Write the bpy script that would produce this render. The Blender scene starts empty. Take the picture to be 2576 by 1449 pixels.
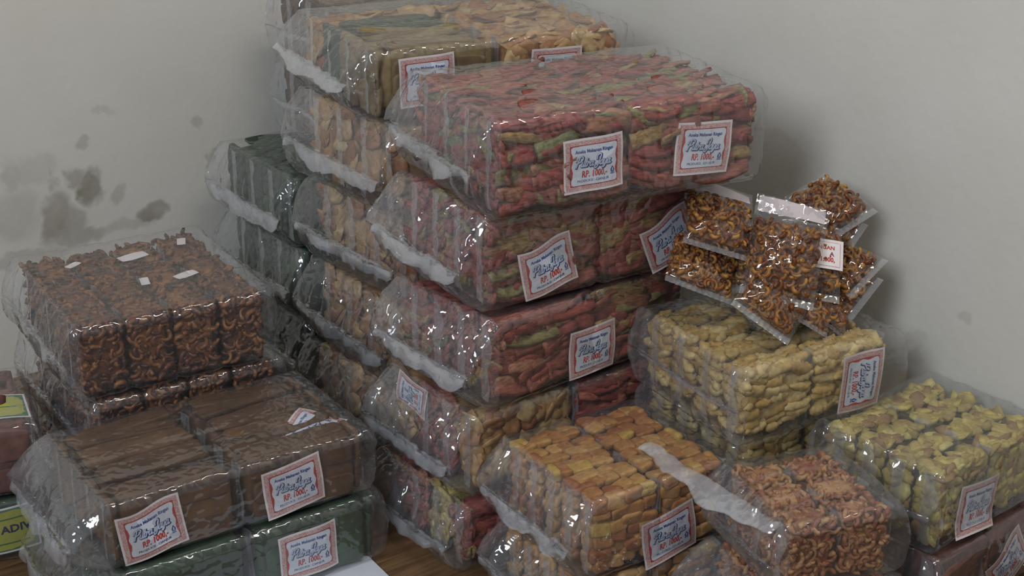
import bpy, bmesh, math, random
import numpy as np
from mathutils import Vector, Matrix, noise

SC = bpy.context.scene
COL = SC.collection
R = math.radians

# ------------------------------------------------------------------ camera, world, lights, exposure
cam_d = bpy.data.cameras.new('camera')
cam_d.sensor_fit = 'HORIZONTAL'
cam_d.sensor_width = 36.0
cam_d.lens = 36.0 * 3894.0 / 2576.0
cam_d.clip_start = 0.02
cam = bpy.data.objects.new('camera', cam_d)
COL.objects.link(cam)
AZ, PT, RO = R(37.45), R(22.56), R(0.83)
fw = Vector((math.sin(AZ) * math.cos(PT), math.cos(AZ) * math.cos(PT), -math.sin(PT)))
rt = Vector((math.cos(AZ), -math.sin(AZ), 0.0))
up = rt.cross(fw)
rt2 = rt * math.cos(RO) + up * math.sin(RO)
up2 = up * math.cos(RO) - rt * math.sin(RO)
M = Matrix((rt2, up2, -fw)).transposed().to_4x4()
M.translation = Vector((-1.343, -1.598, 1.213))
cam.matrix_world = M
SC.camera = cam

world = bpy.data.worlds.new('world')
SC.world = world
world.use_nodes = True
bg = world.node_tree.nodes['Background']
bg.inputs['Color'].default_value = (0.93, 0.94, 1.0, 1)
bg.inputs['Strength'].default_value = 0.19


def area_light(name, loc, target, size, size_y, power, color):
    ld = bpy.data.lights.new(name, 'AREA')
    ld.shape = 'RECTANGLE'
    ld.size, ld.size_y = size, size_y
    ld.energy = power
    ld.color = color
    o = bpy.data.objects.new(name, ld)
    COL.objects.link(o)
    o.location = loc
    o.rotation_euler = (Vector(target) - Vector(loc)).to_track_quat('-Z', 'Y').to_euler()
    return o


# daylight from a window on the side away from the corner, and a ceiling tube lamp
area_light('window_daylight', (-2.7, -1.3, 2.1), (0.1, 0.0, 0.5), 0.9, 1.1, 46, (0.86, 0.92, 1.0))
area_light('ceiling_tube_lamp', (-0.1, -0.9, 2.5), (0.05, 0.0, 0.3), 1.2, 0.08, 13, (1.0, 0.93, 0.83))

SC.view_settings.view_transform = 'Standard'
SC.view_settings.look = 'None'
SC.view_settings.gamma = 1.0
SC.view_settings.use_curve_mapping = False
SC.view_settings.exposure = 0.14
SC.cycles.transparent_max_bounces = 16
SC.cycles.max_bounces = 4
SC.cycles.use_light_tree = False
SC.cycles.adaptive_threshold = 0.05
SC.cycles.adaptive_min_samples = 16
SC.cycles.diffuse_bounces = 2
SC.cycles.glossy_bounces = 2
SC.cycles.caustics_reflective = False
SC.cycles.caustics_refractive = False


# ------------------------------------------------------------------ node helpers / materials
def new_mat(name):
    m = bpy.data.materials.new(name)
    m.use_nodes = True
    nt = m.node_tree
    nt.nodes.clear()
    out = nt.nodes.new('ShaderNodeOutputMaterial')
    return m, nt, out


def N(nt, typ, **kw):
    n = nt.nodes.new('ShaderNode' + typ)
    for k, v in kw.items():
        setattr(n, k, v)
    return n


def math_n(nt, op, a, b=None):
    n = N(nt, 'Math', operation=op)
    for i, v in enumerate((a, b)):
        if v is None:
            continue
        if isinstance(v, (int, float)):
            n.inputs[i].default_value = v
        else:
            nt.links.new(v, n.inputs[i])
    return n.outputs[0]


def film_mat(name, haze, rough, refl=1.0, crease=0.45, tint=(0.96, 0.965, 0.97), haze_col=(0.80, 0.82, 0.86)):
    """thin clear film: mostly see-through, glossier at a slant, a little milky; its creases are modelled"""
    m, nt, out = new_mat(name)
    L = nt.links.new
    tc = N(nt, 'TexCoord')
    ns = N(nt, 'TexNoise')
    ns.inputs['Scale'].default_value = 46.0
    ns.inputs['Detail'].default_value = 1.0
    ns.inputs['Distortion'].default_value = 0.0
    L(tc.outputs['Object'], ns.inputs['Vector'])
    bp = N(nt, 'Bump')
    bp.inputs['Strength'].default_value = crease
    bp.inputs['Distance'].default_value = 0.012
    L(math_n(nt, 'ABSOLUTE', math_n(nt, 'SUBTRACT', ns.outputs[0], 0.5)), bp.inputs['Height'])
    lw = N(nt, 'LayerWeight')
    L(bp.outputs[0], lw.inputs['Normal'])
    lw.inputs['Blend'].default_value = 0.5
    f4 = math_n(nt, 'POWER', lw.outputs['Facing'], 4.0)
    fac = math_n(nt, 'ADD', math_n(nt, 'MULTIPLY', f4, 0.60 * refl), 0.08 * refl)
    tr = N(nt, 'BsdfTransparent')
    tr.inputs[0].default_value = (*tint, 1)
    df = N(nt, 'BsdfDiffuse')
    df.inputs[0].default_value = (*haze_col, 1)
    mx1 = N(nt, 'MixShader')
    mx1.inputs[0].default_value = haze
    L(tr.outputs[0], mx1.inputs[1])
    L(df.outputs[0], mx1.inputs[2])
    gl = N(nt, 'BsdfGlossy')
    gl.inputs['Roughness'].default_value = rough
    gl.inputs[0].default_value = (1, 1, 1, 1)
    L(bp.outputs[0], gl.inputs['Normal'])
    mx2 = N(nt, 'MixShader')
    L(fac, mx2.inputs[0])
    L(mx1.outputs[0], mx2.inputs[1])
    L(gl.outputs[0], mx2.inputs[2])
    L(mx2.outputs[0], out.inputs[0])
    return m


def ramp_mat(name, stops, rough=0.55, mottle=0.35, scale=90.0, stretch=None, const=True, spec=0.4):
    """colour chosen per piece (piece attribute / object random), mottled by noise"""
    m, nt, out = new_mat(name)
    L = nt.links.new
    at = N(nt, 'Attribute', attribute_name='piece')
    oi = N(nt, 'ObjectInfo')
    v = math_n(nt, 'FRACT', math_n(nt, 'ADD', at.outputs['Fac'], oi.outputs['Random']))
    cr = N(nt, 'ValToRGB')
    cr.color_ramp.interpolation = 'CONSTANT' if const else 'LINEAR'
    els = cr.color_ramp.elements
    while len(els) < len(stops):
        els.new(0.5)
    for e, (p, c) in zip(els, stops):
        e.position = p
        e.color = (*c, 1)
    L(v, cr.inputs[0])
    tc = N(nt, 'TexCoord')
    ns = N(nt, 'TexNoise')
    ns.inputs['Scale'].default_value = scale
    ns.inputs['Detail'].default_value = 2
    if stretch:
        mp = N(nt, 'Mapping')
        mp.inputs['Scale'].default_value = stretch
        L(tc.outputs['Object'], mp.inputs[0])
        L(mp.outputs[0], ns.inputs['Vector'])
    else:
        L(tc.outputs['Object'], ns.inputs['Vector'])
    mx = N(nt, 'MixRGB', blend_type='MULTIPLY')
    mx.inputs[0].default_value = 1.0
    gr = N(nt, 'ValToRGB')
    gr.color_ramp.elements[0].position = 0.3
    gr.color_ramp.elements[0].color = (1 - mottle, 1 - mottle * 1.15, 1 - mottle * 1.3, 1)
    gr.color_ramp.elements[1].position = 0.7
    gr.color_ramp.elements[1].color = (1 + mottle * .4, 1 + mottle * .4, 1 + mottle * .4, 1)
    L(ns.outputs[0], gr.inputs[0])
    L(cr.outputs[0], mx.inputs[1])
    L(gr.outputs[0], mx.inputs[2])
    bs = N(nt, 'BsdfPrincipled')
    bs.inputs['Roughness'].default_value = rough
    bs.inputs['Specular IOR Level'].default_value = spec
    L(mx.outputs[0], bs.inputs['Base Color'])
    L(bs.outputs[0], out.inputs[0])
    return m


def flat_mat(name, c, rough=0.5, spec=0.3):
    m, nt, out = new_mat(name)
    bs = N(nt, 'BsdfPrincipled')
    bs.inputs['Base Color'].default_value = (*c, 1)
    bs.inputs['Roughness'].default_value = rough
    bs.inputs['Specular IOR Level'].default_value = spec
    nt.links.new(bs.outputs[0], out.inputs[0])
    return m


FILM = film_mat('bag_film', 0.035, 0.07)
FILM_END = film_mat('crumpled_film', 0.085, 0.09, refl=1.1, crease=0.8)
FILM_THICK = film_mat('folded_film', 0.20, 0.13, refl=1.3, crease=0.2)
FILM_FIN = film_mat('sealed_film', 0.20, 0.12, refl=1.1)
POUCH = film_mat('pouch_film', 0.015, 0.08, refl=0.85)

TYPE_MAT = {
    'strip': ramp_mat('red_cracker', [(0, (.30, .062, .050)), (.24, (.35, .11, .078)), (.42, (.24, .045, .040)), (.56, (.29, .085, .06)), (.72, (.36, .23, .09)), (.81, (.24, .21, .08)), (.88, (.36, .16, .09)), (.97, (.19, .21, .085))], rough=.65, mottle=.55, scale=200, stretch=(.3, 1.2, 1.6)),
    'round': ramp_mat('tan_cracker', [(0, (.46, .27, .11)), (.3, (.40, .20, .08)), (.5, (.52, .33, .15)), (.7, (.33, .13, .05)), (.85, (.56, .39, .18))], rough=.55),
    'block': ramp_mat('orange_cracker', [(0, (.50, .26, .075)), (.3, (.43, .19, .05)), (.55, (.56, .32, .11)), (.75, (.36, .13, .04)), (.9, (.55, .36, .08))], rough=.55),
    'corn': ramp_mat('corn_puff', [(0, (.58, .42, .15)), (.3, (.52, .35, .10)), (.55, (.64, .49, .21)), (.8, (.48, .30, .08))], rough=.6),
    'flake': ramp_mat('yellow_flake', [(0, (.48, .38, .10)), (.25, (.55, .44, .12)), (.5, (.40, .30, .08)), (.7, (.33, .20, .075)), (.85, (.58, .50, .17))], rough=.6),
    'mac': ramp_mat('macaroni', [(0, (.24, .085, .017)), (.3, (.34, .15, .032)), (.55, (.16, .046, .011)), (.8, (.42, .21, .052))], rough=.4),
    'macpale': ramp_mat('pale_macaroni', [(0, (.42, .20, .085)), (.3, (.36, .14, .06)), (.55, (.50, .27, .11)), (.8, (.29, .095, .045))], rough=.45),
    'macdark': ramp_mat('dark_macaroni', [(0, (.12, .036, .011)), (.3, (.18, .062, .016)), (.55, (.06, .016, .007)), (.8, (.25, .10, .026))], rough=.4),  # dark by nature; deepened further so the colour carries the lower-left shade
    'brown': ramp_mat('brown_cracker', [(0, (.105, .052, .020)), (.4, (.075, .034, .012)), (.7, (.13, .068, .028))], rough=.6, const=False, scale=40),  # brown with the dimmer light around the front-left pack put into its colour
    'green': ramp_mat('green_cracker', [(0, (.012, .036, .014)), (.4, (.018, .050, .02)), (.7, (.030, .070, .030))], rough=.5, const=False, scale=40),
    'olive': ramp_mat('olive_cracker', [(0, (.21, .15, .055)), (.4, (.17, .11, .04)), (.7, (.26, .19, .075))], rough=.6, const=False, scale=60),
    'wine': ramp_mat('wine_cracker', [(0, (.13, .04, .03)), (.4, (.08, .025, .02)), (.7, (.18, .07, .05))], rough=.5, const=False, scale=60),
}


# ------------------------------------------------------------------ mesh helpers
def mk_mesh(name, verts, faces, mats, midx=None, smooth=True, piece=None):
    me = bpy.data.meshes.new(name)
    me.from_pydata([tuple(v) for v in verts], [], [tuple(f) for f in faces])
    for m in mats:
        me.materials.append(m)
    if midx is not None:
        me.polygons.foreach_set('material_index', np.asarray(midx, dtype=np.int32))
    if smooth:
        me.polygons.foreach_set('use_smooth', np.ones(len(me.polygons), dtype=bool))
    if piece is not None:
        a = me.attributes.new('piece', 'FLOAT', 'POINT')
        a.data.foreach_set('value', np.asarray(piece, dtype=np.float32))
    me.update()
    return me


def link(name, data, parent=None, loc=None, mat=None):
    o = bpy.data.objects.new(name, data)
    COL.objects.link(o)
    if parent:
        o.parent = parent
    if mat is not None:
        o.matrix_basis = mat
    elif loc is not None:
        o.location = loc
    return o


def tag(o, label, cat, group=None, kind=None):
    if label:
        o['label'] = label
    if cat:
        o['category'] = cat
    if group:
        o['group'] = group
    if kind:
        o['kind'] = kind
    return o


def rbox(cx, cy, cz, hx, hy, hz, p=7.0, n=6, amp=0.0, seed=0, freq=30):
    """soft-edged box (cube grid pushed to a super-ellipsoid) with noise"""
    verts, faces, idx = [], [], {}
    def vid(a, b, c):
        k = (a, b, c)
        if k not in idx:
            v = np.array([2 * a / n - 1, 2 * b / n - 1, 2 * c / n - 1])
            v = np.sign(v) * np.sin(np.abs(v) * math.pi / 2) ** 0.8
            l = (np.abs(v) ** p).sum() ** (1 / p)
            mx = np.abs(v).max()
            v = v / l * mx
            q = Vector((v[0] * hx + cx, v[1] * hy + cy, v[2] * hz + cz))
            if amp:
                d = noise.noise(q * freq + Vector((seed * 7.1, seed * 3.3, 0)))
                q += Vector((v[0], v[1], v[2])).normalized() * amp * d
            idx[k] = len(verts)
            verts.append(q)
        return idx[k]
    for ax in range(3):
        for s in (0, n):
            for i in range(n):
                for j in range(n):
                    cs = []
                    for (a, b) in ((i, j), (i + 1, j), (i + 1, j + 1), (i, j + 1)):
                        t = [a, b]
                        t.insert(ax, s)
                        cs.append(vid(*t))
                    if (s == n) == (ax != 1):
                        faces.append(cs)
                    else:
                        faces.append(cs[::-1])
    return verts, faces


# ------------------------------------------------------------------ snack piece templates (unit scale in metres)
def tmpl_strip(seed, L=0.085, w=0.013, t=0.0045):
    rnd = random.Random(seed)
    ns, nc = 9, 6
    a1, a2, ph = rnd.uniform(.003, .007), rnd.uniform(.001, .003), rnd.uniform(0, 6)
    V, Fc = [], []
    for i in range(ns + 1):
        u = i / ns
        x = (u - .5) * L
        end = math.sin(math.pi * min(max(u, .05), .95)) ** .2
        yy = a1 * math.sin(u * 4 + ph)
        zz = a2 * math.sin(u * 9 + ph * 2)
        tw = .35 * math.sin(u * 3 + ph)
        for j in range(nc):
            a = 2 * math.pi * j / nc
            py, pz = w / 2 * end * math.cos(a), t / 2 * end * math.sin(a) + .0013 * math.sin(u * 26 + ph + j * 2.1)
            V.append((x, yy + py * math.cos(tw) - pz * math.sin(tw), zz + py * math.sin(tw) + pz * math.cos(tw)))
    for i in range(ns):
        for j in range(nc):
            Fc.append((i * nc + j, i * nc + (j + 1) % nc, (i + 1) * nc + (j + 1) % nc, (i + 1) * nc + j))
    Fc.append(tuple(range(nc))[::-1])
    Fc.append(tuple(ns * nc + j for j in range(nc)))
    return np.array(V), Fc


def tmpl_disc(seed, r=0.02, t=0.005, ell=1.0, curl=.35):
    rnd = random.Random(seed)
    n = 11
    ph = [rnd.uniform(.82, 1.15) for _ in range(n)]
    V, Fc = [], []
    c1, c2 = rnd.uniform(-curl, curl), rnd.uniform(-curl, curl)
    def lift(x, y):
        return (c1 * x * x + c2 * y * y) / r + .0012 * math.sin(x * 400 + seed) * math.cos(y * 380)
    V.append((0, 0, t * .55))
    V.append((0, 0, -t * .4))
    for ring, (rr, zz) in enumerate(((.55, t * .6), (1.0, t * .15), (1.0, -t * .15), (.55, -t * .45))):
        for j in range(n):
            a = 2 * math.pi * j / n
            x, y = r * rr * ph[j] * math.cos(a) * ell, r * rr * ph[j] * math.sin(a)
            V.append((x, y, zz + lift(x, y)))
    for j in range(n):
        k = (j + 1) % n
        Fc.append((0, 2 + j, 2 + k))
        for q in range(3):
            a0, a1 = 2 + q * n, 2 + (q + 1) * n
            Fc.append((a0 + j, a1 + j, a1 + k, a0 + k))
        Fc.append((1, 2 + 3 * n + k, 2 + 3 * n + j))
    return np.array(V), Fc


def tmpl_block(seed, sx=.03, sy=.021, sz=.011, p=5, amp=.0022, n=3):
    v, f = rbox(0, 0, 0, sx / 2, sy / 2, sz / 2, p=p, n=n, amp=amp, seed=seed, freq=70)
    return np.array([tuple(q) for q in v]), f


def tmpl_corn(seed):
    rnd = random.Random(seed)
    L, r = .042 * rnd.uniform(.85, 1.15), .0088 * rnd.uniform(.9, 1.1)
    ns, nc = 9, 7
    V, Fc = [], []
    ph = rnd.uniform(0, 6)
    for i in range(ns + 1):
        u = i / ns
        rr = r * (math.sin(math.pi * min(max(u, .03), .97)) ** .4) * (1 + .16 * math.sin(u * 24 + ph))
        for j in range(nc):
            a = 2 * math.pi * j / nc
            k = 1 + .18 * math.sin(a * 3 + ph + u * 6)
            V.append(((u - .5) * L, rr * k * math.cos(a) + .004 * math.sin(u * 3 + ph), rr * k * math.sin(a)))
    for i in range(ns):
        for j in range(nc):
            Fc.append((i * nc + j, i * nc + (j + 1) % nc, (i + 1) * nc + (j + 1) % nc, (i + 1) * nc + j))
    Fc.append(tuple(range(nc))[::-1])
    Fc.append(tuple(ns * nc + j for j in range(nc)))
    return np.array(V), Fc


def tmpl_mac(seed, Rr=.0068, r=.0027):
    rnd = random.Random(seed)
    arc = rnd.uniform(2.6, 5.0)
    ns, nc = 7, 5
    V, Fc = [], []
    for i in range(ns + 1):
        a = arc * i / ns
        for j in range(nc):
            b = 2 * math.pi * j / nc
            q = Rr + r * math.cos(b)
            V.append((q * math.cos(a), q * math.sin(a) * .9, r * 1.25 * math.sin(b) + .0015 * a * rnd.uniform(.6, 1)))
    for i in range(ns):
        for j in range(nc):
            Fc.append((i * nc + j, (i + 1) * nc + j, (i + 1) * nc + (j + 1) % nc, i * nc + (j + 1) % nc))
    Fc.append(tuple(range(nc)))
    Fc.append(tuple(ns * nc + j for j in range(nc))[::-1])
    V = np.array(V)
    V[:, :2] -= V[:, :2].mean(0)
    return V, Fc


TM = {
    'strip': [tmpl_strip(s, L=.085 + .010 * (s % 4), w=.022 + .004 * (s % 3), t=.0072 + .0012 * (s % 2)) for s in range(7)],
    'round': [tmpl_disc(s, r=.019 + .002 * (s % 3), t=.006) for s in range(6)],
    'block': [tmpl_block(s, sx=.026 + .003 * (s % 3), sy=.019 + .002 * (s % 2)) for s in range(6)],
    'corn': [tmpl_corn(s) for s in range(6)],
    'flake': [tmpl_disc(s + 50, r=.0125, t=.009, ell=1.3, curl=.28) for s in range(7)],
    'mac': [tmpl_mac(s) for s in range(6)],
    'slab': [tmpl_block(s + 30, sx=.15, sy=.034, sz=.009, p=6, amp=.0028, n=6) for s in range(5)],
}
TM['macpale'] = [(v * 1.15, f) for v, f in TM['mac']]
TM['macdark'] = [(v * 1.25, f) for v, f in TM['mac']]
for k in ('brown', 'green', 'olive', 'wine'):
    TM[k] = TM['slab']
# spacing along e1, e2; in-plane angle spread; tilt spread; depth spread
PL = {
    'strip': (.064, .0108, .10, .4, .004), 'round': (.027, .024, 3.1, .55, .008), 'block': (.0255, .0185, .22, .25, .004),
    'corn': (.034, .0125, .35, .4, .005), 'flake': (.0175, .0125, 3.1, .4, .005), 'mac': (.0098, .0092, 3.1, .8, .005),
    'macpale': (.0112, .0105, 3.1, .8, .005), 'macdark': (.0118, .0110, 3.1, .8, .005),
    'brown': (.15, .026, .05, .12, .003), 'green': (.15, .026, .05, .15, .003), 'olive': (.15, .020, .05, .2, .003), 'wine': (.15, .026, .06, .2, .003),
}
PIECE_NAME = {'strip': 'cracker_stick', 'round': 'round_cracker', 'block': 'cracker_block', 'corn': 'corn_puff', 'flake': 'cracker_flake',
              'brown': 'cracker_slab', 'green': 'cracker_slab', 'olive': 'cracker_slab', 'wine': 'cracker_slab'}
TMESH = {}
EXT = {k: [np.abs(v).max(0) for v, f in lst] for k, lst in TM.items()}
for k, lst in TM.items():
    if k in TYPE_MAT:
        TMESH[k] = [mk_mesh(PIECE_NAME.get(k, 'macaroni'), v, f, [TYPE_MAT[k]]) for v, f in lst]


def piece_matrices(kind, face, hw, hd, hh, rnd):
    """positions of pieces over one face of a packet (half sizes hw, hd, hh, centre origin)"""
    s1, s2, ang, tilt, dep = PL[kind]
    if face == 'f':
        e1, e2, n, a, b, off = Vector((1, 0, 0)), Vector((0, 0, 1)), Vector((0, -1, 0)), hw, hh, hd
    elif face == 'b':
        e1, e2, n, a, b, off = Vector((-1, 0, 0)), Vector((0, 0, 1)), Vector((0, 1, 0)), hw, hh, hd
    elif face == 't':
        e1, e2, n, a, b, off = Vector((1, 0, 0)), Vector((0, 1, 0)), Vector((0, 0, 1)), hw, hd, hh
    elif face == 'l':
        e1, e2, n, a, b, off = Vector((0, -1, 0)), Vector((0, 0, 1)), Vector((-1, 0, 0)), hd, hh, hw
    else:
        e1, e2, n, a, b, off = Vector((0, 1, 0)), Vector((0, 0, 1)), Vector((1, 0, 0)), hd, hh, hw
    res = []
    slab = kind in ('brown', 'green', 'olive', 'wine')
    m = .0035
    n1 = max(1, round(2 * (a - m) / s1))
    n2 = max(1, round(2 * (b - m * .6) / s2))
    for j in range(n2):
        for i in range(n1):
            u = -a + m + (i + .5) * 2 * (a - m) / n1 + rnd.uniform(-.25, .25) * s1 * (n1 > 1)
            v = -b + m * .6 + (j + .5) * 2 * (b - m * .6) / n2 + rnd.uniform(-.3, .3) * s2
            if kind == 'strip' and face in 'lr':
                ex = e1 if rnd.random() < .5 else n
            else:
                ex = e1
            th = rnd.uniform(-ang, ang)
            nn = (n + e1 * rnd.uniform(-tilt, tilt) * .6 + e2 * rnd.uniform(-tilt, tilt)).normalized()
            if ex is n:
                ex = e1
                sc0 = .35
            else:
                sc0 = 1.0
            x = (ex * math.cos(th) + e2 * math.sin(th))
            x = (x - nn * x.dot(nn)).normalized()
            y = nn.cross(x)
            sx = sc0 * rnd.uniform(.85, 1.12)
            if slab:
                sx = min(1.0, 2 * (a - .004) / .15)
            elif kind == 'strip':
                sx = min(sx, 2 * (a - .003) / .085)
            sy = rnd.uniform(.85, 1.15)
            ti = rnd.randrange(len(TM[kind]))
            ext = EXT[kind][ti]
            hu = ext[0] * sx * abs(math.cos(th)) + ext[1] * sy * abs(math.sin(th))
            hv = ext[0] * sx * abs(math.sin(th)) + ext[1] * sy * abs(math.cos(th))
            ov = .0045 if kind == 'flake' or kind.startswith('mac') else .002
            u = min(max(u, -a + hu - ov), a - hu + ov) if hu < a else 0.0
            v = min(max(v, -b + hv - ov), b - hv + ov) if hv < b else 0.0
            d = off - (.003 if kind.startswith('mac') else .0035 if kind == 'flake' else .0005) - (.0028 if face == 't' and not slab else 0) - ext[2] * .75 - ext[1] * tilt * .15 - rnd.uniform(0, dep * .7)
            mt = Matrix((x * sx, y * sy, nn)).transposed().to_4x4()
            mt.translation = e1 * u + e2 * v + n * d
            res.append((mt, ti))
    return res


def joined_pieces(name, kind, mats4, rnd):
    V, Fc, P = [], [], []
    o = 0
    for mt, ti in mats4:
        v, f = TM[kind][ti]
        A = np.array(mt.to_3x3())
        V.append(v @ A.T + np.array(mt.translation))
        Fc += [tuple(i + o for i in q) for q in f]
        P.append(np.full(len(v), rnd.random()))
        o += len(v)
    return mk_mesh(name, np.concatenate(V), Fc, [TYPE_MAT[kind]], piece=np.concatenate(P))


# ------------------------------------------------------------------ printed labels
PAPER = flat_mat('label_paper', (.78, .72, .72), .45)
PLAQ = flat_mat('label_plaque', (.66, .70, .78), .4)
REDP = flat_mat('label_red', (.48, .045, .035), .45)
DRED = flat_mat('label_dark_red', (.26, .035, .04), .45)
BLUE = flat_mat('label_blue', (.035, .075, .26), .45)
NAVY = flat_mat('label_navy', (.018, .028, .10), .45)
LBLUE = flat_mat('label_pale_blue', (.50, .58, .76), .4)
YELL = flat_mat('label_yellow', (.40, .40, .075), .45)
LGRN = flat_mat('label_green', (.05, .17, .08), .45)


def border_mat():
    m, nt, out = new_mat('label_border')
    L = nt.links.new
    tc = N(nt, 'TexCoord')
    v = N(nt, 'TexVoronoi')
    v.inputs['Scale'].default_value = 620
    L(tc.outputs['Object'], v.inputs['Vector'])
    cr = N(nt, 'ValToRGB')
    cr.color_ramp.elements[0].position = .25
    cr.color_ramp.elements[0].color = (.46, .17, .155, 1)
    cr.color_ramp.elements[1].position = .6
    cr.color_ramp.elements[1].color = (.64, .44, .42, 1)
    L(v.outputs['Distance'], cr.inputs[0])
    bs = N(nt, 'BsdfPrincipled')
    bs.inputs['Roughness'].default_value = .45
    L(cr.outputs[0], bs.inputs['Base Color'])
    L(bs.outputs[0], out.inputs[0])
    return m


BORD = border_mat()
LAB_MATS = [PAPER, BORD, REDP, DRED, PLAQ, BLUE, NAVY, LBLUE, YELL, LGRN]
_txt = {}


def text_geo(s, bold=0.0, shear=0.0):
    """text as flat polygons, normalised to unit width starting at x=0, baseline y=0 (returns verts, faces, height)"""
    k = (s, bold, shear)
    if k in _txt:
        return _txt[k]
    cu = bpy.data.curves.new('lettering', 'FONT')
    cu.body = s
    cu.offset = bold
    cu.shear = shear
    cu.resolution_u = 2
    ob = bpy.data.objects.new('lettering', cu)
    COL.objects.link(ob)
    dg = bpy.context.evaluated_depsgraph_get()
    dg.update()
    me = bpy.data.meshes.new_from_object(ob.evaluated_get(dg))
    V = np.array([v.co[:2] for v in me.vertices])
    Fc = [tuple(p.vertices) for p in me.polygons]
    bpy.data.objects.remove(ob)
    bpy.data.curves.remove(cu)
    bpy.data.meshes.remove(me)
    x0, x1 = V[:, 0].min(), V[:, 0].max()
    V = V.copy()
    V[:, 0] -= x0
    V /= (x1 - x0)
    _txt[k] = (V, Fc)
    return _txt[k]


GLY = {
    'P': ([[(.10, -.04), (.17, .4), (.27, .98)], [(.02, .62), (.04, .9), (.3, 1.03), (.56, .98), (.64, .78), (.5, .55), (.24, .44)]], .60),
    'u': ([[(.04, .44), (.0, .16), (.06, .01), (.18, .07), (.27, .44)], [(.27, .44), (.24, .12), (.3, .0), (.4, .09)]], .36),
    't': ([[(.13, .74), (.05, .16), (.12, .0), (.24, .09)], [(.0, .47), (.25, .49)]], .22),
    'r': ([[(.0, .02), (.07, .46)], [(.04, .22), (.12, .42), (.24, .42), (.22, .3)]], .27),
    'a': ([[(.28, .36), (.16, .45), (.03, .3), (.02, .1), (.1, .0), (.22, .12), (.3, .44)], [(.3, .44), (.27, .1), (.33, .0), (.42, .08)]], .38),
    ' ': ([], .16),
    'J': ([[(.10, .62), (.08, .92), (.28, 1.1), (.42, .95), (.36, .4), (.26, -.12), (.08, -.26), (.0, -.08), (.16, .08), (.42, .16)]], .46),
    'y': ([[(.03, .44), (.0, .16), (.07, .02), (.18, .1), (.27, .44)], [(.27, .44), (.19, -.14), (.07, -.3), (.0, -.2), (.2, .0), (.38, .1)]], .36),
}


def catmull(pts, k=5):
    P = [np.array(p) for p in pts]
    P = [2 * P[0] - P[1]] + P + [2 * P[-1] - P[-2]]
    out = []
    for i in range(1, len(P) - 2):
        for j in range(k):
            t = j / k
            out.append(.5 * (2 * P[i] + (P[i + 1] - P[i - 1]) * t + (2 * P[i - 1] - 5 * P[i] + 4 * P[i + 1] - P[i + 2]) * t * t + (3 * P[i] - P[i - 1] - 3 * P[i + 1] + P[i + 2]) * t ** 3))
    out.append(P[-2])
    return out


def script_strokes(s, x, y, size, shear=.22):
    res = []
    for ch in s:
        st, adv = GLY[ch]
        for pts in st:
            res.append([np.array((x + size * (px + shear * py), y + size * py)) for px, py in catmull(pts)])
        x += adv * size
    return res, x


def ribbon(bm, pts, w, z, mi, dx=0, dy=0):
    ls, rs = [], []
    for i, p in enumerate(pts):
        d = pts[min(i + 1, len(pts) - 1)] - pts[max(i - 1, 0)]
        d = d / (np.linalg.norm(d) + 1e-9)
        n = np.array((-d[1], d[0])) * w / 2
        if i == 0:
            p = p - d * w * .4
        if i == len(pts) - 1:
            p = p + d * w * .4
        ls.append(bm.verts.new((p[0] + n[0] + dx, p[1] + n[1] + dy, z)))
        rs.append(bm.verts.new((p[0] - n[0] + dx, p[1] - n[1] + dy, z)))
    for i in range(len(pts) - 1):
        f = bm.faces.new((rs[i], rs[i + 1], ls[i + 1], ls[i]))
        f.material_index = mi


def poly(bm, pts, z, mi):
    f = bm.faces.new([bm.verts.new((x, y, z)) for x, y in pts])
    f.material_index = mi


def rectp(w, h):
    return [(-w, -h), (w, -h), (w, h), (-w, h)]


def put_text(bm, s, x, y, width, z, mi, bold=0.0, shear=0.0, ysc=1.0, center=False):
    V, Fc = text_geo(s, bold, shear)
    if center:
        x -= width / 2
    vs = [bm.verts.new((x + v[0] * width, y + v[1] * width * ysc, z)) for v in V]
    for f in Fc:
        try:
            q = bm.faces.new([vs[i] for i in f])
            q.material_index = mi
        except ValueError:
            pass


def tessellate(bm, w, h, nx=9, ny=7):
    for i in range(1, nx):
        bmesh.ops.bisect_plane(bm, geom=bm.verts[:] + bm.edges[:] + bm.faces[:], plane_co=(-w + 2 * w * i / nx, 0, 0), plane_no=(1, 0, 0))
    for i in range(1, ny):
        bmesh.ops.bisect_plane(bm, geom=bm.verts[:] + bm.edges[:] + bm.faces[:], plane_co=(0, -h + 2 * h * i / ny, 0), plane_no=(0, 1, 0))


LW, LH = .044, .037
_e = .00022


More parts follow.
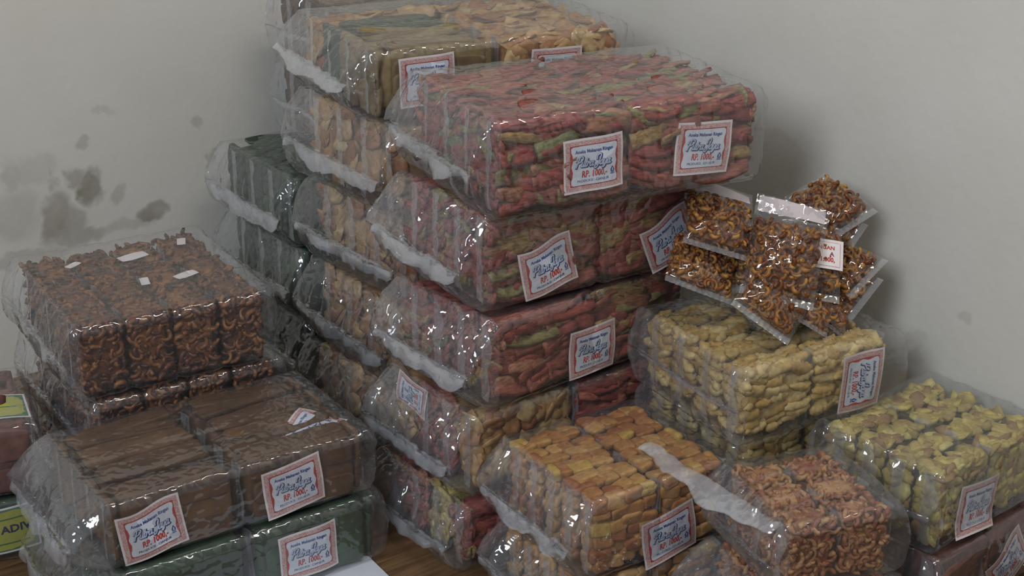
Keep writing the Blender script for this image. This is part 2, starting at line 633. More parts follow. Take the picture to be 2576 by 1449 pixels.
def price_label_bm():
    bm = bmesh.new()
    W, H = LW, LH
    poly(bm, rectp(W, H), 0, 0)
    poly(bm, rectp(W - .003, H - .003), _e, 1)
    poly(bm, rectp(W - .0095, H - .0088), 2 * _e, 3)
    poly(bm, rectp(W - .0101, H - .0094), 3 * _e, 2)
    # bracket-sided plaque
    pw, ph = W - .0108, H - .0100
    pts = []
    side = [(0.0, -1.0), (0.0, -.8), (.0018, -.62), (.0028, -.35), (.0006, -.05), (.0006, .05), (.0028, .35), (.0018, .62), (.0, .8), (0.0, 1.0)]
    pts += [(-pw + .003, -ph), (pw - .003, -ph)]
    pts += [(pw - dx, v * (ph - .002)) for dx, v in side]
    pts += [(pw - .003, ph), (-pw + .003, ph)]
    pts += [(-pw + dx, v * (ph - .002)) for dx, v in side[::-1]]
    poly(bm, pts, 4 * _e, 4)
    put_text(bm, 'Aneka Makanan Ringan', -.0005, .0175, .054, 5 * _e, 5, bold=.025, ysc=1.15, center=True)
    st, xe = script_strokes('Putra Jaya', 0, 0, 1.0)
    size = .050 / xe
    st, xe = script_strokes('Putra Jaya', -.0275, -.0015, size)
    for p in st:
        ribbon(bm, p, .0035, 5 * _e, 6, dx=.0007, dy=-.0007)
    for p in st:
        ribbon(bm, p, .0017, 6 * _e, 7)
    put_text(bm, 'RP. 1000,-', -.0175, -.0165, .036, 5 * _e, 2, bold=.035, shear=.1, ysc=1.45)
    put_text(bm, 'PRODUKSI : CIANJUR', -.024, -.0232, .045, 5 * _e, 6, bold=.012)
    # small emblem: onion-shaped mark on a base line
    cx, cy = .0265, -.0125
    poly(bm, [(cx, cy + .0062), (cx + .0032, cy + .001), (cx + .0024, cy - .003), (cx - .0024, cy - .003), (cx - .0032, cy + .001)], 5 * _e, 5)
    poly(bm, [(cx - .0032, cy - .0052), (cx + .0032, cy - .0052), (cx + .0032, cy - .0038), (cx - .0032, cy - .0038)], 5 * _e, 5)
    poly(bm, [(cx - .0006, cy - .0015), (cx + .0006, cy - .0015), (cx + .0008, cy + .003), (cx - .0008, cy + .003)], 6 * _e, 4)
    tessellate(bm, W, H)
    return bm


def bent(bm, name, fn):
    b = bm.copy()
    for v in b.verts:
        v.co = Vector(fn(v.co.x, v.co.y, v.co.z))
    me = bpy.data.meshes.new(name)
    b.to_mesh(me)
    b.free()
    for m in LAB_MATS:
        me.materials.append(m)
    return me


_pl = price_label_bm()
PRICE = [
    bent(_pl, 'price_label', lambda x, y, z: (x, y, z + .0018 * math.sin(x * 70) - 1.1 * x * x + .001 * math.sin(y * 90))),
    bent(_pl, 'price_label', lambda x, y, z: (x, y + .0022 * math.sin(x * 75), z + .0022 * math.cos(x * 60 + y * 30) - .6 * x * x)),
    bent(_pl, 'price_label', lambda x, y, z: (x, y, z + .0015 * math.sin(y * 80 + x * 40) - .9 * x * x)),
    bent(_pl, 'price_label', lambda x, y, z: (x, y - 1.2 * x * x * (y < 0), z + 2.2 * min(y + .01, 0) ** 2 * 4 - 1.5 * x * x)),
]


def yellow_label(name, big, small):
    bm = bmesh.new()
    W, H = .075, .036
    poly(bm, rectp(W, H), 0, 0)
    poly(bm, rectp(W - .003, H - .003), _e, 9)
    pts = []
    for i in range(48):
        a = 2 * math.pi * i / 48
        c, s = math.cos(a), math.sin(a)
        rr = 1 + .02 * math.sin(a * 16)
        pts.append(((W - .006) * rr * math.copysign(abs(c) ** .35, c), (H - .0055) * rr * math.copysign(abs(s) ** .35, s)))
    poly(bm, pts, 2 * _e, 8)
    if big:
        put_text(bm, big, .022, -.004, .046, 3 * _e, 6, bold=.03, ysc=.9)
    for i, yy in enumerate(small):
        bw = .05
        poly(bm, [(-.01 - bw, yy), (-.01 + bw + .02, yy), (-.01 + bw + .02, yy + .0022), (-.01 - bw, yy + .0022)], 3 * _e, 9)
    tessellate(bm, W, H, 12, 5)
    me = bent(bm, name, lambda x, y, z: (x, y, z + .002 * math.sin(x * 50) - .5 * x * x))
    return me


# ------------------------------------------------------------------ outer bag
def profile(hy, hz, rc, nv):
    """rounded rectangle, points evenly spaced by perimeter of the nominal section"""
    rc = min(rc, hy * .9, hz * .9)
    pts, nrm = [], []
    segs = []
    a, b = hy - rc, hz - rc
    q = math.pi * rc / 2
    segs = [('l', (-a, -hz), (a, -hz), (0, -1), 2 * a), ('c', (a, -b), -math.pi / 2, None, q), ('l', (hy, -b), (hy, b), (1, 0), 2 * b), ('c', (a, b), 0, None, q),
            ('l', (a, hz), (-a, hz), (0, 1), 2 * a), ('c', (-a, b), math.pi / 2, None, q), ('l', (-hy, b), (-hy, -b), (-1, 0), 2 * b), ('c', (-a, -b), math.pi, None, q)]
    # fixed counts per segment keep rings aligned
    ny_, nc = nv
    for s in segs:
        if s[0] == 'l':
            n = ny_[0] if abs(s[3][1]) else ny_[1]
            for i in range(n):
                t = i / n
                pts.append((s[1][0] + (s[2][0] - s[1][0]) * t, s[1][1] + (s[2][1] - s[1][1]) * t))
                nrm.append(s[3])
        else:
            for i in range(nc):
                ang = s[2] + math.pi / 2 * i / nc
                pts.append((s[1][0] + rc * math.cos(ang), s[1][1] + rc * math.sin(ang)))
                nrm.append((math.cos(ang), math.sin(ang)))
    return pts, nrm


def crumple(p):
    q = p + Vector((noise.noise(p * .7), noise.noise(p * .7 + Vector((9, 1, 4))), noise.noise(p * .7 + Vector((3, 8, 2))))) * .6
    d = noise.voronoi(q, distance_metric='MANHATTAN')[0]
    return min(d[1] - d[0], .8)


def ridged(p):
    return 1 - abs(noise.noise(p)) * 2


def bag_mesh(W, D, H, endL, endR, seed, amp, seams, rowseams):
    nv = ((44, 22), 4)
    xs = []
    nL, nM, nR = 10, 64, 6
    for i in range(nL):
        xs.append(('L', i / nL))
    for i in range(nM + 1):
        xs.append(('M', i / nM))
    for i in range(1, nR + 1):
        xs.append(('R', i / nR))
    off = Vector((seed * 13.7, seed * 5.1, seed * 2.3))
    V, rings = [], []
    for k, t in xs:
        hy, hz, zc, e = D / 2, H / 2, H / 2, 0
        if k == 'L':
            x = -W / 2 - endL * (1 - t)
            hz = H / 2 * (.05 + .95 * t ** .5)
            hy = D / 2 * (.985 + .015 * t)
            zc = H * (.48 + .02 * t)
            e = 1 - t * .6
        elif k == 'M':
            x = -W / 2 + W * t
            e = .35 * max(0, 1 - t * 8)
        else:
            x = W / 2 + endR * math.sin(t * math.pi / 2)
            hz = H / 2 * (.25 + .75 * math.cos(t * math.pi / 2) ** .7)
            hy = D / 2 * (.93 + .07 * math.cos(t * math.pi / 2))
            e = .7 * t
        pts, nr = profile(hy, hz, .013, nv)
        ring = []
        for (y, z), (ny_, nz_) in zip(pts, nr):
            p = Vector((x, y, z + zc))
            big = noise.noise(p * 6 + off)
            d = amp * (.45 + .5 * max(0, big) + 1.5 * e) * (.8 * ridged(p * 16 + off) + 1.5 * crumple(p * 22 + off) + .8 * crumple(p * 55 + off) + .3 * ridged(p * 95 + off))
            if k == 'M':
                for sx in seams:
                    d -= .0035 * math.exp(-((x - sx) / .007) ** 2)
                if nz_ > .5:
                    for sy in rowseams:
                        d -= .002 * math.exp(-((y - sy) / .006) ** 2)
            if abs(nz_) > .3:
                d = min(d - amp * 1.6, .0)
            p += Vector((0, ny_, nz_)) * d
            if e > 0 and k != 'M':
                p.x += (.009 * noise.noise(Vector((p.y * 55, p.z * 11, seed))) + .006 * noise.noise(Vector((p.y * 120, p.z * 30, seed)))) * (1 if k == 'L' else .6)
                p.y += .003 * noise.noise(Vector((p.y * 40, p.z * 20, seed + 4)))
            p.z = min(max(p.z, .0008), H - .0008)
            ring.append(len(V))
            V.append(p)
        rings.append(ring)
    Fc, mi = [], []
    n = len(rings[0])
    for q, (a, b) in enumerate(zip(rings, rings[1:])):
        for j in range(n):
            k = (j + 1) % n
            Fc.append((a[j], a[k], b[k], b[j]))
            mi.append(1 if q < nL + 1 else 0)
    Fc.append(tuple(rings[0])[::-1])
    Fc.append(tuple(rings[-1]))
    mi += [1, 0]
    return mk_mesh('bag_film', V, Fc, [FILM, FILM_END], mi)


def strip_mesh(W, D, H, endL, seed, width=.022, droop=.9, zf=.47, y0=-.47, y1=.48, sag=0.0, slant=0.0, mat=None):
    rnd = random.Random(seed)
    V, Fc = [], []
    ns, nw = 34, 5
    for lay in (0, 1):
        for i in range(ns + 1):
            t = i / ns
            y = D * (y0 + (y1 - y0) * t)
            nz = noise.noise(Vector((t * 5, seed, 0)))
            a = droop + .55 * nz
            wd = width * (.9 + .55 * noise.noise(Vector((t * 4, seed, 9)))) * (.55 + .45 * math.sin(math.pi * min(1, t * 1.15)) ** .4)
            bx = -W / 2 - endL + .004 + slant * (t - .5)
            bz = H * zf + .006 * nz + sag * (t - .5)
            for j in range(nw + 1):
                s = j / nw
                aa = a + s * .5
                fold = .0026 * noise.noise(Vector((t * 17, s * 1.5, seed)))
                V.append((bx - wd * s * math.cos(aa) + fold - lay * .0016, y + .004 * noise.noise(Vector((t * 9, s * 3, seed + 3))), max(.003, bz - wd * s * math.sin(aa) + fold - lay * .0004)))
    st = (ns + 1) * (nw + 1)
    for lay in (0, 1):
        for i in range(ns):
            for j in range(nw):
                a = lay * st + i * (nw + 1) + j
                Fc.append((a, a + 1, a + nw + 2, a + nw + 1))
    return mk_mesh('seal_strip', V, Fc, [mat or FILM_THICK])


def packet_mesh(pw, pd, ph, kind, seed):
    ins = .009
    V, Fc = rbox(0, 0, 0, pw / 2 - ins, pd / 2 - min(ins, pd * .2), ph / 2 - ins, p=10, n=6, amp=.002, seed=seed + 3, freq=40)
    mi = [0] * len(Fc)
    # sealed fins folded flat against both ends
    for s in (-1, 1):
        o = len(V)
        ns = 7
        for i in range(ns + 1):
            t = i / ns
            z = ph * (-.46 + .92 * t)
            wv = .003 * noise.noise(Vector((z * 40, seed, s)))
            wd = min(.021, pd * .5) * (1 + .6 * noise.noise(Vector((z * 25, seed * 2, s))))
            y0 = pd * .08 + wv
            V += [Vector((s * (pw / 2 + .0005), y0, z)), Vector((s * (pw / 2 + .0035 + wv * .4), y0 - wd * .5, z)), Vector((s * (pw / 2 + .0045 + wv), y0 - wd, z))]
        for i in range(ns):
            for j in range(2):
                a = o + i * 3 + j
                Fc.append((a, a + 1, a + 4, a + 3))
                mi.append(1)
    return mk_mesh('packet', V, Fc, [TYPE_MAT[kind], FILM_FIN], mi)


def label_matrix(x, z, yfront, roll):
    """label frame: x along the pack, y up, normal towards the front"""
    B = Matrix(((1, 0, 0, 0), (0, 0, -1, 0), (0, 1, 0, 0), (0, 0, 0, 1)))
    return Matrix.Translation((x, yfront, z)) @ B @ Matrix.Rotation(roll, 4, 'Z')


SEED = [0]


def snack_pack(label, x, y, z, yaw, W, D, H, kinds, rows=4, cols=2, faces='flt', single='', labels=(), endL=.022, endR=.012, group=None,
               strip=None, amp=.0016, cat='snack pack', lab_mesh=None, side_labels=()):
    """kinds: kind name or function(col,row); faces: which sides get pieces; single: faces whose pieces are objects of their own;
    labels: (x, height, roll deg, variant[, row]) in pack coordinates"""
    SEED[0] += 1
    sd = SEED[0]
    rnd = random.Random(sd * 101)
    root = link('snack_pack', None, loc=(x, y, z))
    root.rotation_euler = (0, 0, R(yaw))
    tag(root, label, cat, group)
    kf = kinds if callable(kinds) else (lambda c, r: kinds)
    mg = .004
    pw, pd, ph = (W - 2 * mg) / cols, (D - 2 * mg) / rows, H - .008
    cache = {}
    packs = {}
    for c in range(cols):
        for r in range(rows):
            k = kf(c, r)
            key = (k, (c + r) % 2)
            if key not in cache:
                cache[key] = packet_mesh(pw - .003, pd - .0015, ph - .002, k, sd * 10 + (c + r) % 2)
            px, py = -W / 2 + mg + (c + .5) * pw, -D / 2 + mg + (r + .5) * pd
            p = link('packet', cache[key], root, loc=(px, py, H / 2))
            packs[(c, r)] = (p, px, py)
            fs = ''
            if 'f' in faces and r == 0:
                fs += 'f'
            if 'b' in faces and r == rows - 1:
                fs += 'b'
            if 't' in faces:
                fs += 't'
            if 'l' in faces and c == 0:
                fs += 'l'
            if 'r' in faces and c == cols - 1:
                fs += 'r'
            js = []
            for fc in fs:
                ms = piece_matrices(k, fc, (pw - .003) / 2, (pd - .0015) / 2, (ph - .002) / 2, rnd)
                if fc in single and k in PIECE_NAME:
                    for mt, ti in ms:
                        link(PIECE_NAME[k], TMESH[k][ti], p, mat=mt)
                else:
                    js += ms
            if js:
                o = link('snack_pieces', joined_pieces('snack_pieces', k, js, rnd), p)
                o['kind'] = 'stuff'
    for lb in labels:
        lx, lz, roll, var = lb[:4]
        row = lb[4] if len(lb) > 4 else 0
        yf = -D / 2 + mg + row * pd
        c = min(cols - 1, max(0, int((lx + W / 2) / (W / cols))))
        p, px, py = packs[(c, row)]
        me = (lab_mesh or PRICE)[var]
        mt = label_matrix(lx, lz, yf - .0052, R(roll))
        if len(lb) > 5:
            mt = Matrix.Translation((lx, yf, lz)) @ Matrix.Rotation(R(90 - lb[5]), 4, 'X') @ Matrix.Rotation(R(roll), 4, 'Z')
        link('price_label', me, p, mat=Matrix.Translation((-px, -py, -H / 2)) @ mt)
    for (ly, lz, roll, var) in side_labels:
        r = min(rows - 1, max(0, int((ly + D / 2) / (D / rows))))
        p, px, py = packs[(0, r)]
        mt = Matrix.Translation((-W / 2 - .001, ly, lz)) @ Matrix.Rotation(R(-90), 4, 'Z') @ Matrix(((1, 0, 0, 0), (0, 0, -1, 0), (0, 1, 0, 0), (0, 0, 0, 1))) @ Matrix.Rotation(R(roll), 4, 'Z') @ Matrix.Scale(.55, 4, (1, 0, 0))
        link('price_label', PRICE[var], p, mat=Matrix.Translation((-px, -py, -H / 2)) @ mt)
    seams = [-W / 2 + mg + i * pw for i in range(1, cols)]
    rs = [-D / 2 + mg + i * pd for i in range(1, rows)]
    link('bag_film', bag_mesh(W + .004, D + .006, H, endL, endR, sd, amp, seams, rs), root)
    s = dict(width=.022, droop=.9)
    s.update(strip or {})
    link('seal_strip', strip_mesh(W + .004, D, H, endL, sd, **s), root)
    return root


# ------------------------------------------------------------------ room
def wall_mat(name, stains, base=(.72, .70, .645)):
    m, nt, out = new_mat(name)
    L = nt.links.new
    tc = N(nt, 'TexCoord')
    ns = N(nt, 'TexNoise')
    ns.inputs['Scale'].default_value = 26
    ns.inputs['Detail'].default_value = 5
    L(tc.outputs['Object'], ns.inputs['Vector'])
    wob = N(nt, 'VectorMath', operation='SCALE')
    sub = N(nt, 'VectorMath', operation='SUBTRACT')
    L(ns.outputs['Color'], sub.inputs[0])
    sub.inputs[1].default_value = (.5, .5, .5)
    L(sub.outputs[0], wob.inputs[0])
    wob.inputs['Scale'].default_value = .055
    add = N(nt, 'VectorMath', operation='ADD')
    L(tc.outputs['Object'], add.inputs[0])
    L(wob.outputs[0], add.inputs[1])
    tot = None
    for (px, py, pz, ru, rv, s) in stains:
        sb = N(nt, 'VectorMath', operation='SUBTRACT')
        L(add.outputs[0], sb.inputs[0])
        sb.inputs[1].default_value = (px, py, pz)
        ml = N(nt, 'VectorMath', operation='MULTIPLY')
        L(sb.outputs[0], ml.inputs[0])
        ml.inputs[1].default_value = (1 / ru, 1 / ru, 1 / rv)
        ln = N(nt, 'VectorMath', operation='LENGTH')
        L(ml.outputs[0], ln.inputs[0])
        mr = N(nt, 'MapRange', interpolation_type='SMOOTHSTEP')
        mr.inputs['From Min'].default_value = 1.3
        mr.inputs['From Max'].default_value = .6
        mr.inputs['To Min'].default_value = 0
        mr.inputs['To Max'].default_value = s
        L(ln.outputs['Value'], mr.inputs['Value'])
        tot = mr.outputs[0] if tot is None else math_n(nt, 'MAXIMUM', tot, mr.outputs[0])
    n2 = N(nt, 'TexNoise')
    n2.inputs['Scale'].default_value = 5
    n2.inputs['Detail'].default_value = 6
    L(tc.outputs['Object'], n2.inputs['Vector'])
    cr = N(nt, 'ValToRGB')
    cr.color_ramp.elements[0].position = .3
    cr.color_ramp.elements[0].color = (base[0] * .93, base[1] * .93, base[2] * .91, 1)
    cr.color_ramp.elements[1].position = .7
    cr.color_ramp.elements[1].color = (*base, 1)
    L(n2.outputs[0], cr.inputs[0])
    col = cr.outputs[0]
    if tot is not None:
        mx = N(nt, 'MixRGB')
        L(math_n(nt, 'MULTIPLY', tot, math_n(nt, 'ADD', math_n(nt, 'MULTIPLY', ns.outputs[0], .9), .45)), mx.inputs[0])
        L(col, mx.inputs[1])
        mx.inputs[2].default_value = (.21, .19, .135, 1)
        col = mx.outputs[0]
    bs = N(nt, 'BsdfPrincipled')
    bs.inputs['Roughness'].default_value = .55
    bs.inputs['Specular IOR Level'].default_value = .25
    L(col, bs.inputs['Base Color'])
    bp = N(nt, 'Bump')
    bp.inputs['Strength'].default_value = .12
    bp.inputs['Distance'].default_value = .004
    n3 = N(nt, 'TexNoise')
    n3.inputs['Scale'].default_value = 60
    n3.inputs['Detail'].default_value = 4
    L(tc.outputs['Object'], n3.inputs['Vector'])
    L(n3.outputs[0], bp.inputs['Height'])
    L(bp.outputs[0], bs.inputs['Normal'])
    L(bs.outputs[0], out.inputs[0])
    return m


def wood_mat():
    m, nt, out = new_mat('floor_wood')
    L = nt.links.new
    tc = N(nt, 'TexCoord')
    mp = N(nt, 'Mapping')
    mp.inputs['Scale'].default_value = (5, 60, 1)
    mp.inputs['Rotation'].default_value = (0, 0, R(-6))
    L(tc.outputs['Object'], mp.inputs[0])
    ns = N(nt, 'TexNoise')
    ns.inputs['Scale'].default_value = 1.5
    ns.inputs['Detail'].default_value = 6
    ns.inputs['Distortion'].default_value = .6
    L(mp.outputs[0], ns.inputs['Vector'])
    cr = N(nt, 'ValToRGB')
    cr.color_ramp.elements[0].position = .3
    cr.color_ramp.elements[0].color = (.075, .038, .016, 1)
    cr.color_ramp.elements[1].position = .75
    cr.color_ramp.elements[1].color = (.20, .115, .055, 1)
    L(ns.outputs[0], cr.inputs[0])
    bs = N(nt, 'BsdfPrincipled')
    bs.inputs['Roughness'].default_value = .5
    L(cr.outputs[0], bs.inputs['Base Color'])
    L(bs.outputs[0], out.inputs[0])
    return m


def box_mesh(name, x0, x1, y0, y1, z0, z1, mat):
    V = [(x, y, z) for x in (x0, x1) for y in (y0, y1) for z in (z0, z1)]
    Fc = [(0, 1, 3, 2), (4, 6, 7, 5), (0, 4, 5, 1), (2, 3, 7, 6), (0, 2, 6, 4), (1, 5, 7, 3)]
    return mk_mesh(name, V, Fc, [mat], smooth=False)


XW, YW = .42, .90
lst = [(-.467, YW, .372, .050, .030, .22), (-.392, YW, .345, .020, .022, .55), (-.366, YW, .325, .022, .034, .75), (-.43, YW, .275, .030, .055, .62), (-.405, YW, .262, .030, .035, .5),
       (-.40, YW, .236, .060, .016, .5), (-.257, YW, .253, .030, .020, .75), (-.30, YW, .238, .060, .014, .3), (-.079, YW, .267, .022, .022, .4), (-.505, YW, .30, .05, .05, .25),
       (-.372, YW, .408, .012, .010, .35), (-.155, YW, .411, .014, .011, .3), (-.13, YW, .335, .010, .010, .35), (-.505, YW, .372, .02, .03, .3), (-.434, YW, .347, .014, .016, .4),
       (-.50, YW, .215, .09, .012, .3), (-.33, YW, .455, .02, .008, .18), (-.322, YW, .30, .014, .02, .35)]
rst = [(XW, -.299, .236, .016, .016, .2), (XW, -.287, .264, .03, .012, .12), (XW, .01, .50, .03, .012, .12), (XW, -.37, .33, .016, .008, .2)]
o = link('wall_left', box_mesh('wall_left', -2.6, XW + .1, YW, YW + .1, -.1, 2.8, wall_mat('wall_left_paint', lst)))
tag(o, 'off-white painted wall with grey mildew stains behind the packs', None, kind='structure')
o = link('wall_right', box_mesh('wall_right', XW, XW + .1, -2.6, YW, -.1, 2.8, wall_mat('wall_right_paint', rst)))
tag(o, 'plain off-white painted wall beside the packs', None, kind='structure')
o = link('floor', box_mesh('floor', -2.6, XW, -2.6, YW, -.1, 0, wood_mat()))
tag(o, 'brown wood-grain floor under the packs', None, kind='structure')

# ------------------------------------------------------------------ the packs
# front column of red packs, top to bottom
G_RED = 'packs of red crackers in the middle tower'
snack_pack('topmost pack of red and green crackers with two price labels', 0, 0, .525, -10.9, .398, .276, .139, 'strip', rows=4, faces='fltr', single='ft',
           labels=((-.0575, .062, 3, 0), (.112, .062, -4, 2)), endL=.035, group=G_RED, strip=dict(width=.026, droop=.85))
snack_pack('pack of red crackers directly under the topmost red pack, label tilted', -.017, .041, .382, -3.9, .37, .24, .141, 'strip', rows=4, faces='fl', single='f',
           labels=((-.088, .050, 13, 1), (.122, .05, 24, 1)), endL=.045, group=G_RED, strip=dict(width=.028, droop=.6))
snack_pack('third red cracker pack from the top, beside the yellow puff pack', -.031, .034, .243, 3, .374, .22, .137, 'strip', rows=4, faces='fl', single='f',
           labels=((-.006, .044, 0, 2),), endL=.045, group=G_RED, strip=dict(width=.026, droop=.6))
snack_pack('red cracker pack low in the tower, its sealed end behind the orange packs', -.044, .035, .110, 0, .38, .215, .131, lambda c, r: 'round' if (c + r) % 3 == 0 else 'strip',
           rows=4, faces='fl', endL=.045, group=G_RED, strip=dict(width=.024, droop=.8), side_labels=((.05, .098, 84, 2),))
snack_pack('bottom pack of the red tower, standing on the floor', -.06, .03, 0, 0, .39, .225, .108, lambda c, r: 'strip' if r != 1 else 'flake', rows=4, faces='fl', endL=.035,
           group=G_RED, strip=dict(width=.024, droop=.9))

# middle column: tan cracker packs
G_TAN = 'packs of tan round crackers behind the red tower'


def mixed(c, r):
    if c == 1:
        return 'round'
    return ('olive', 'olive', 'green', 'round')[r]


snack_pack('mixed pack on top with olive, green and tan crackers side by side', .036, .344, .572, -9.4, .42, .30, .11, mixed, rows=4, faces='fltr', single='ft',
           labels=((-.126, .056, 2, 0), (.088, .046, -2, 2)), endL=.040, strip=dict(width=.026, droop=.3, zf=.55))
for i, (zz, hh, dx, dy, yw_, txt) in enumerate(((.425, .145, -.01, .0, 0, 'tan round cracker pack just under the mixed top pack'),
                                               (.283, .140, .006, .005, 2, 'tan round cracker pack second below the mixed top pack'),
                                               (.140, .142, .0, .0, -2, 'tan round cracker pack third below the mixed top pack'),
                                               (0, .139, -.005, .005, 1, 'lowest tan round cracker pack, above the brown slab pack corner'))):
    snack_pack(txt, .03 + dx, .345 + dy, zz, yw_, .385, .285, hh, 'round', rows=4, faces='l', single='l', endL=.034, group=G_TAN, strip=dict(width=.026, droop=.75 + .1 * i))

# back column: green packs against the wall with brown ones above
G_GRN = 'packs of dark green crackers against the stained wall'
for i, (zz, hh, dx, txt) in enumerate(((.272, .125, 0, 'upper dark green cracker pack next to the stained wall'), (.137, .133, .01, 'middle dark green cracker pack next to the stained wall'),
                                      (0, .135, .02, 'lowest dark green cracker pack next to the stained wall'))):
    snack_pack(txt, .068 + dx, .672, zz, 0, .45, .27, hh, 'green', rows=4, faces='ltf' if i == 0 else 'lf', endL=.032, group=G_GRN, strip=dict(width=.03, droop=.7), amp=.0026)
G_BK = 'brown slab packs behind the top of the tower'
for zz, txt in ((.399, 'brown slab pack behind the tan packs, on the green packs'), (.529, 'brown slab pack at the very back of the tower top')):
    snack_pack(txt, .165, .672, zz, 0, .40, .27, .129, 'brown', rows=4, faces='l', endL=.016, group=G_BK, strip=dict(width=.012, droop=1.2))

# brown and green packs at the front, on the floor
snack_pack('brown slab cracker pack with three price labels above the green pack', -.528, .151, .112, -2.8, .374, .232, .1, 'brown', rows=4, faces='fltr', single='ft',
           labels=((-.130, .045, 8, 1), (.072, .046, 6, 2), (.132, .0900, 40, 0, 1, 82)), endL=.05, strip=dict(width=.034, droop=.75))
snack_pack('dark green cracker pack under the brown slab pack, one label showing', -.522, .148, 0, -2, .385, .24, .111, 'green', rows=4, faces='fltr', single='f',
           labels=((.080, .052, 3, 0),), endL=.05, strip=dict(width=.04, droop=.8), amp=.0024)
# dark macaroni packs
G_MC = 'packs of dark spicy macaroni by the stained wall'
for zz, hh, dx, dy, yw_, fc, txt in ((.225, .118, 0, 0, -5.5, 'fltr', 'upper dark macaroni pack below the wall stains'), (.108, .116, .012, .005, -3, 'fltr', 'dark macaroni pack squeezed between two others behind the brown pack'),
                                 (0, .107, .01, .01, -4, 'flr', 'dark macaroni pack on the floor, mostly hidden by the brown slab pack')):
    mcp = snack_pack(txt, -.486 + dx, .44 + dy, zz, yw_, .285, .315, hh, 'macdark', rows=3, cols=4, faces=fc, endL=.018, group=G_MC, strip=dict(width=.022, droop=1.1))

    if zz > .2:
        slip = mk_mesh('paper_slip', [(x_ * .022, y_ * .011, .0012 * math.sin(x_ * 2 + y_)) for x_ in (-1, -.3, .4, 1) for y_ in (-1, 0, 1)],
                       [(i * 3 + j, i * 3 + j + 3, i * 3 + j + 4, i * 3 + j + 1) for i in range(3) for j in range(2)], [PAPER])
        for sx_, sy_, sr_, sc_ in ((.018, .075, 8, 1), (.062, -.035, 14, .8), (-.072, .085, 30, .55), (.105, .10, 70, .6), (.0, -.03, 80, .6)):
            link('paper_slip', slip, mcp, mat=Matrix.Translation((sx_, sy_, hh - .0055)) @ Matrix.Rotation(R(sr_), 4, 'Z') @ Matrix.Scale(sc_, 4))

# yellow-labelled packs at the edge
YLAB = [yellow_label('price_label', 'ADIVI', (.0165, -.022)), yellow_label('price_label', None, (-.004,))]
snack_pack('maroon cracker pack with yellow label, on the green yellow-labelled pack', -.815, .442, .1, -13, .26, .2, .112, 'wine', rows=3, cols=1, faces='fltr',
           labels=((.058, .1085, 0, 1, 1, 88),), endL=.012, lab_mesh=YLAB, strip=dict(width=.008, droop=1.2))
snack_pack('green cracker pack with a yellow label lettered in blue, on the floor', -.812, .442, 0, -13, .25, .21, .099, 'green', rows=3, cols=1, faces='fltr',
           labels=((.045, .052, 2, 0),), endL=.012, lab_mesh=YLAB, strip=dict(width=.008, droop=1.2))

# yellow puff pack and what carries it
snack_pack('pale yellow corn puff pack with a sideways label under the loose bags', .157, -.226, .224, -7, .258, .247, .118, 'corn', rows=4, cols=2, faces='fltr', single='ftl',
           labels=((.077, .054, -90, 2),), endL=.010, strip=dict(width=.010, droop=1.2), endR=.03)
G_UN = 'corn puff packs hidden under the yellow puff pack'
for zz, hh, txt in ((.112, .111, 'corn puff pack hidden directly under the pale yellow puff pack'), (0, .111, 'corn puff pack on the floor under two others by the wall')):
    snack_pack(txt, .172, -.21, zz, -3, .25, .225, hh, 'corn', rows=4, cols=2, faces='fl', endL=.006, group=G_UN, strip=dict(width=.010, droop=1.2))
# orange block packs
G_OR = 'packs of orange block crackers in front of the red tower'
snack_pack('upper orange block cracker pack, label partly covered by the macaroni pack', -.102, -.213, .092, -4, .226, .214, .123, 'block', rows=5, faces='fltr', single='ft',
           labels=((.014, .034, 9, 2),), endL=.035, group=G_OR, strip=dict(width=.024, droop=.7))
snack_pack('lower orange block cracker pack standing on the floor', -.108, -.216, 0, -3, .23, .21, .091, 'block', rows=5, faces='flr', endL=.035, group=G_OR, strip=dict(width=.022, droop=1.0))
# yellow-green flake pack
snack_pack('yellow flake cracker pack with a curled label beside the wall', .272, -.446, .117, 3.3, .24, .205, .125, 'flake', rows=4, cols=2, faces='fltr', single='ft',
           labels=((-.032, .045, -6, 3),), endL=.014, strip=dict(width=.012, droop=1.2))
snack_pack('brown cracker pack under the yellow flake pack, label corner showing', .272, -.452, 0, 4, .24, .215, .116, 'wine', rows=4, cols=2, faces='fltr', single='f',
           labels=((.05, .045, 32, 1),), endL=.014, strip=dict(width=.012, droop=1.2))
# pale macaroni packs
G_PM = 'small packs of pale macaroni at the front'
snack_pack('upper pale brown macaroni pack with a glossy folded seal', .006, -.464, .137, -17, .156, .178, .102, 'macpale', rows=3, cols=2, faces='fltr', endL=.028, group=G_PM, strip=dict(width=.036, droop=-.12, zf=.86, y0=-.36, y1=1.04, slant=-.065, mat=FILM_FIN))
snack_pack('lower pale brown macaroni pack standing on the floor', .0, -.474, 0, -14, .17, .19, .135, 'macpale', rows=3, cols=2, faces='flr', endL=.06, group=G_PM, strip=dict(width=.03, droop=.4))

# ------------------------------------------------------------------ white board on the floor under the green pack
m_sheet = flat_mat('white_sheet', (.62, .66, .72), .5)
o = link('board', box_mesh('board', -.16, .085, -.2, .03, 0, .003, m_sheet), loc=(-.43, .045, 0.0003))
o.rotation_euler = (0, 0, R(-4))
tag(o, 'white painted board lying on the floor under the green pack', 'board')

# ------------------------------------------------------------------ loose small macaroni bags heaped on the yellow pack
PO = Vector((.218, -.166, .407))
PA, PB = Vector((.797, -.604, .013)), Vector((.222, .313, .923))
PC = PA.cross(PB)
PAPER_W = flat_mat('header_paper', (.60, .52, .53), .5)


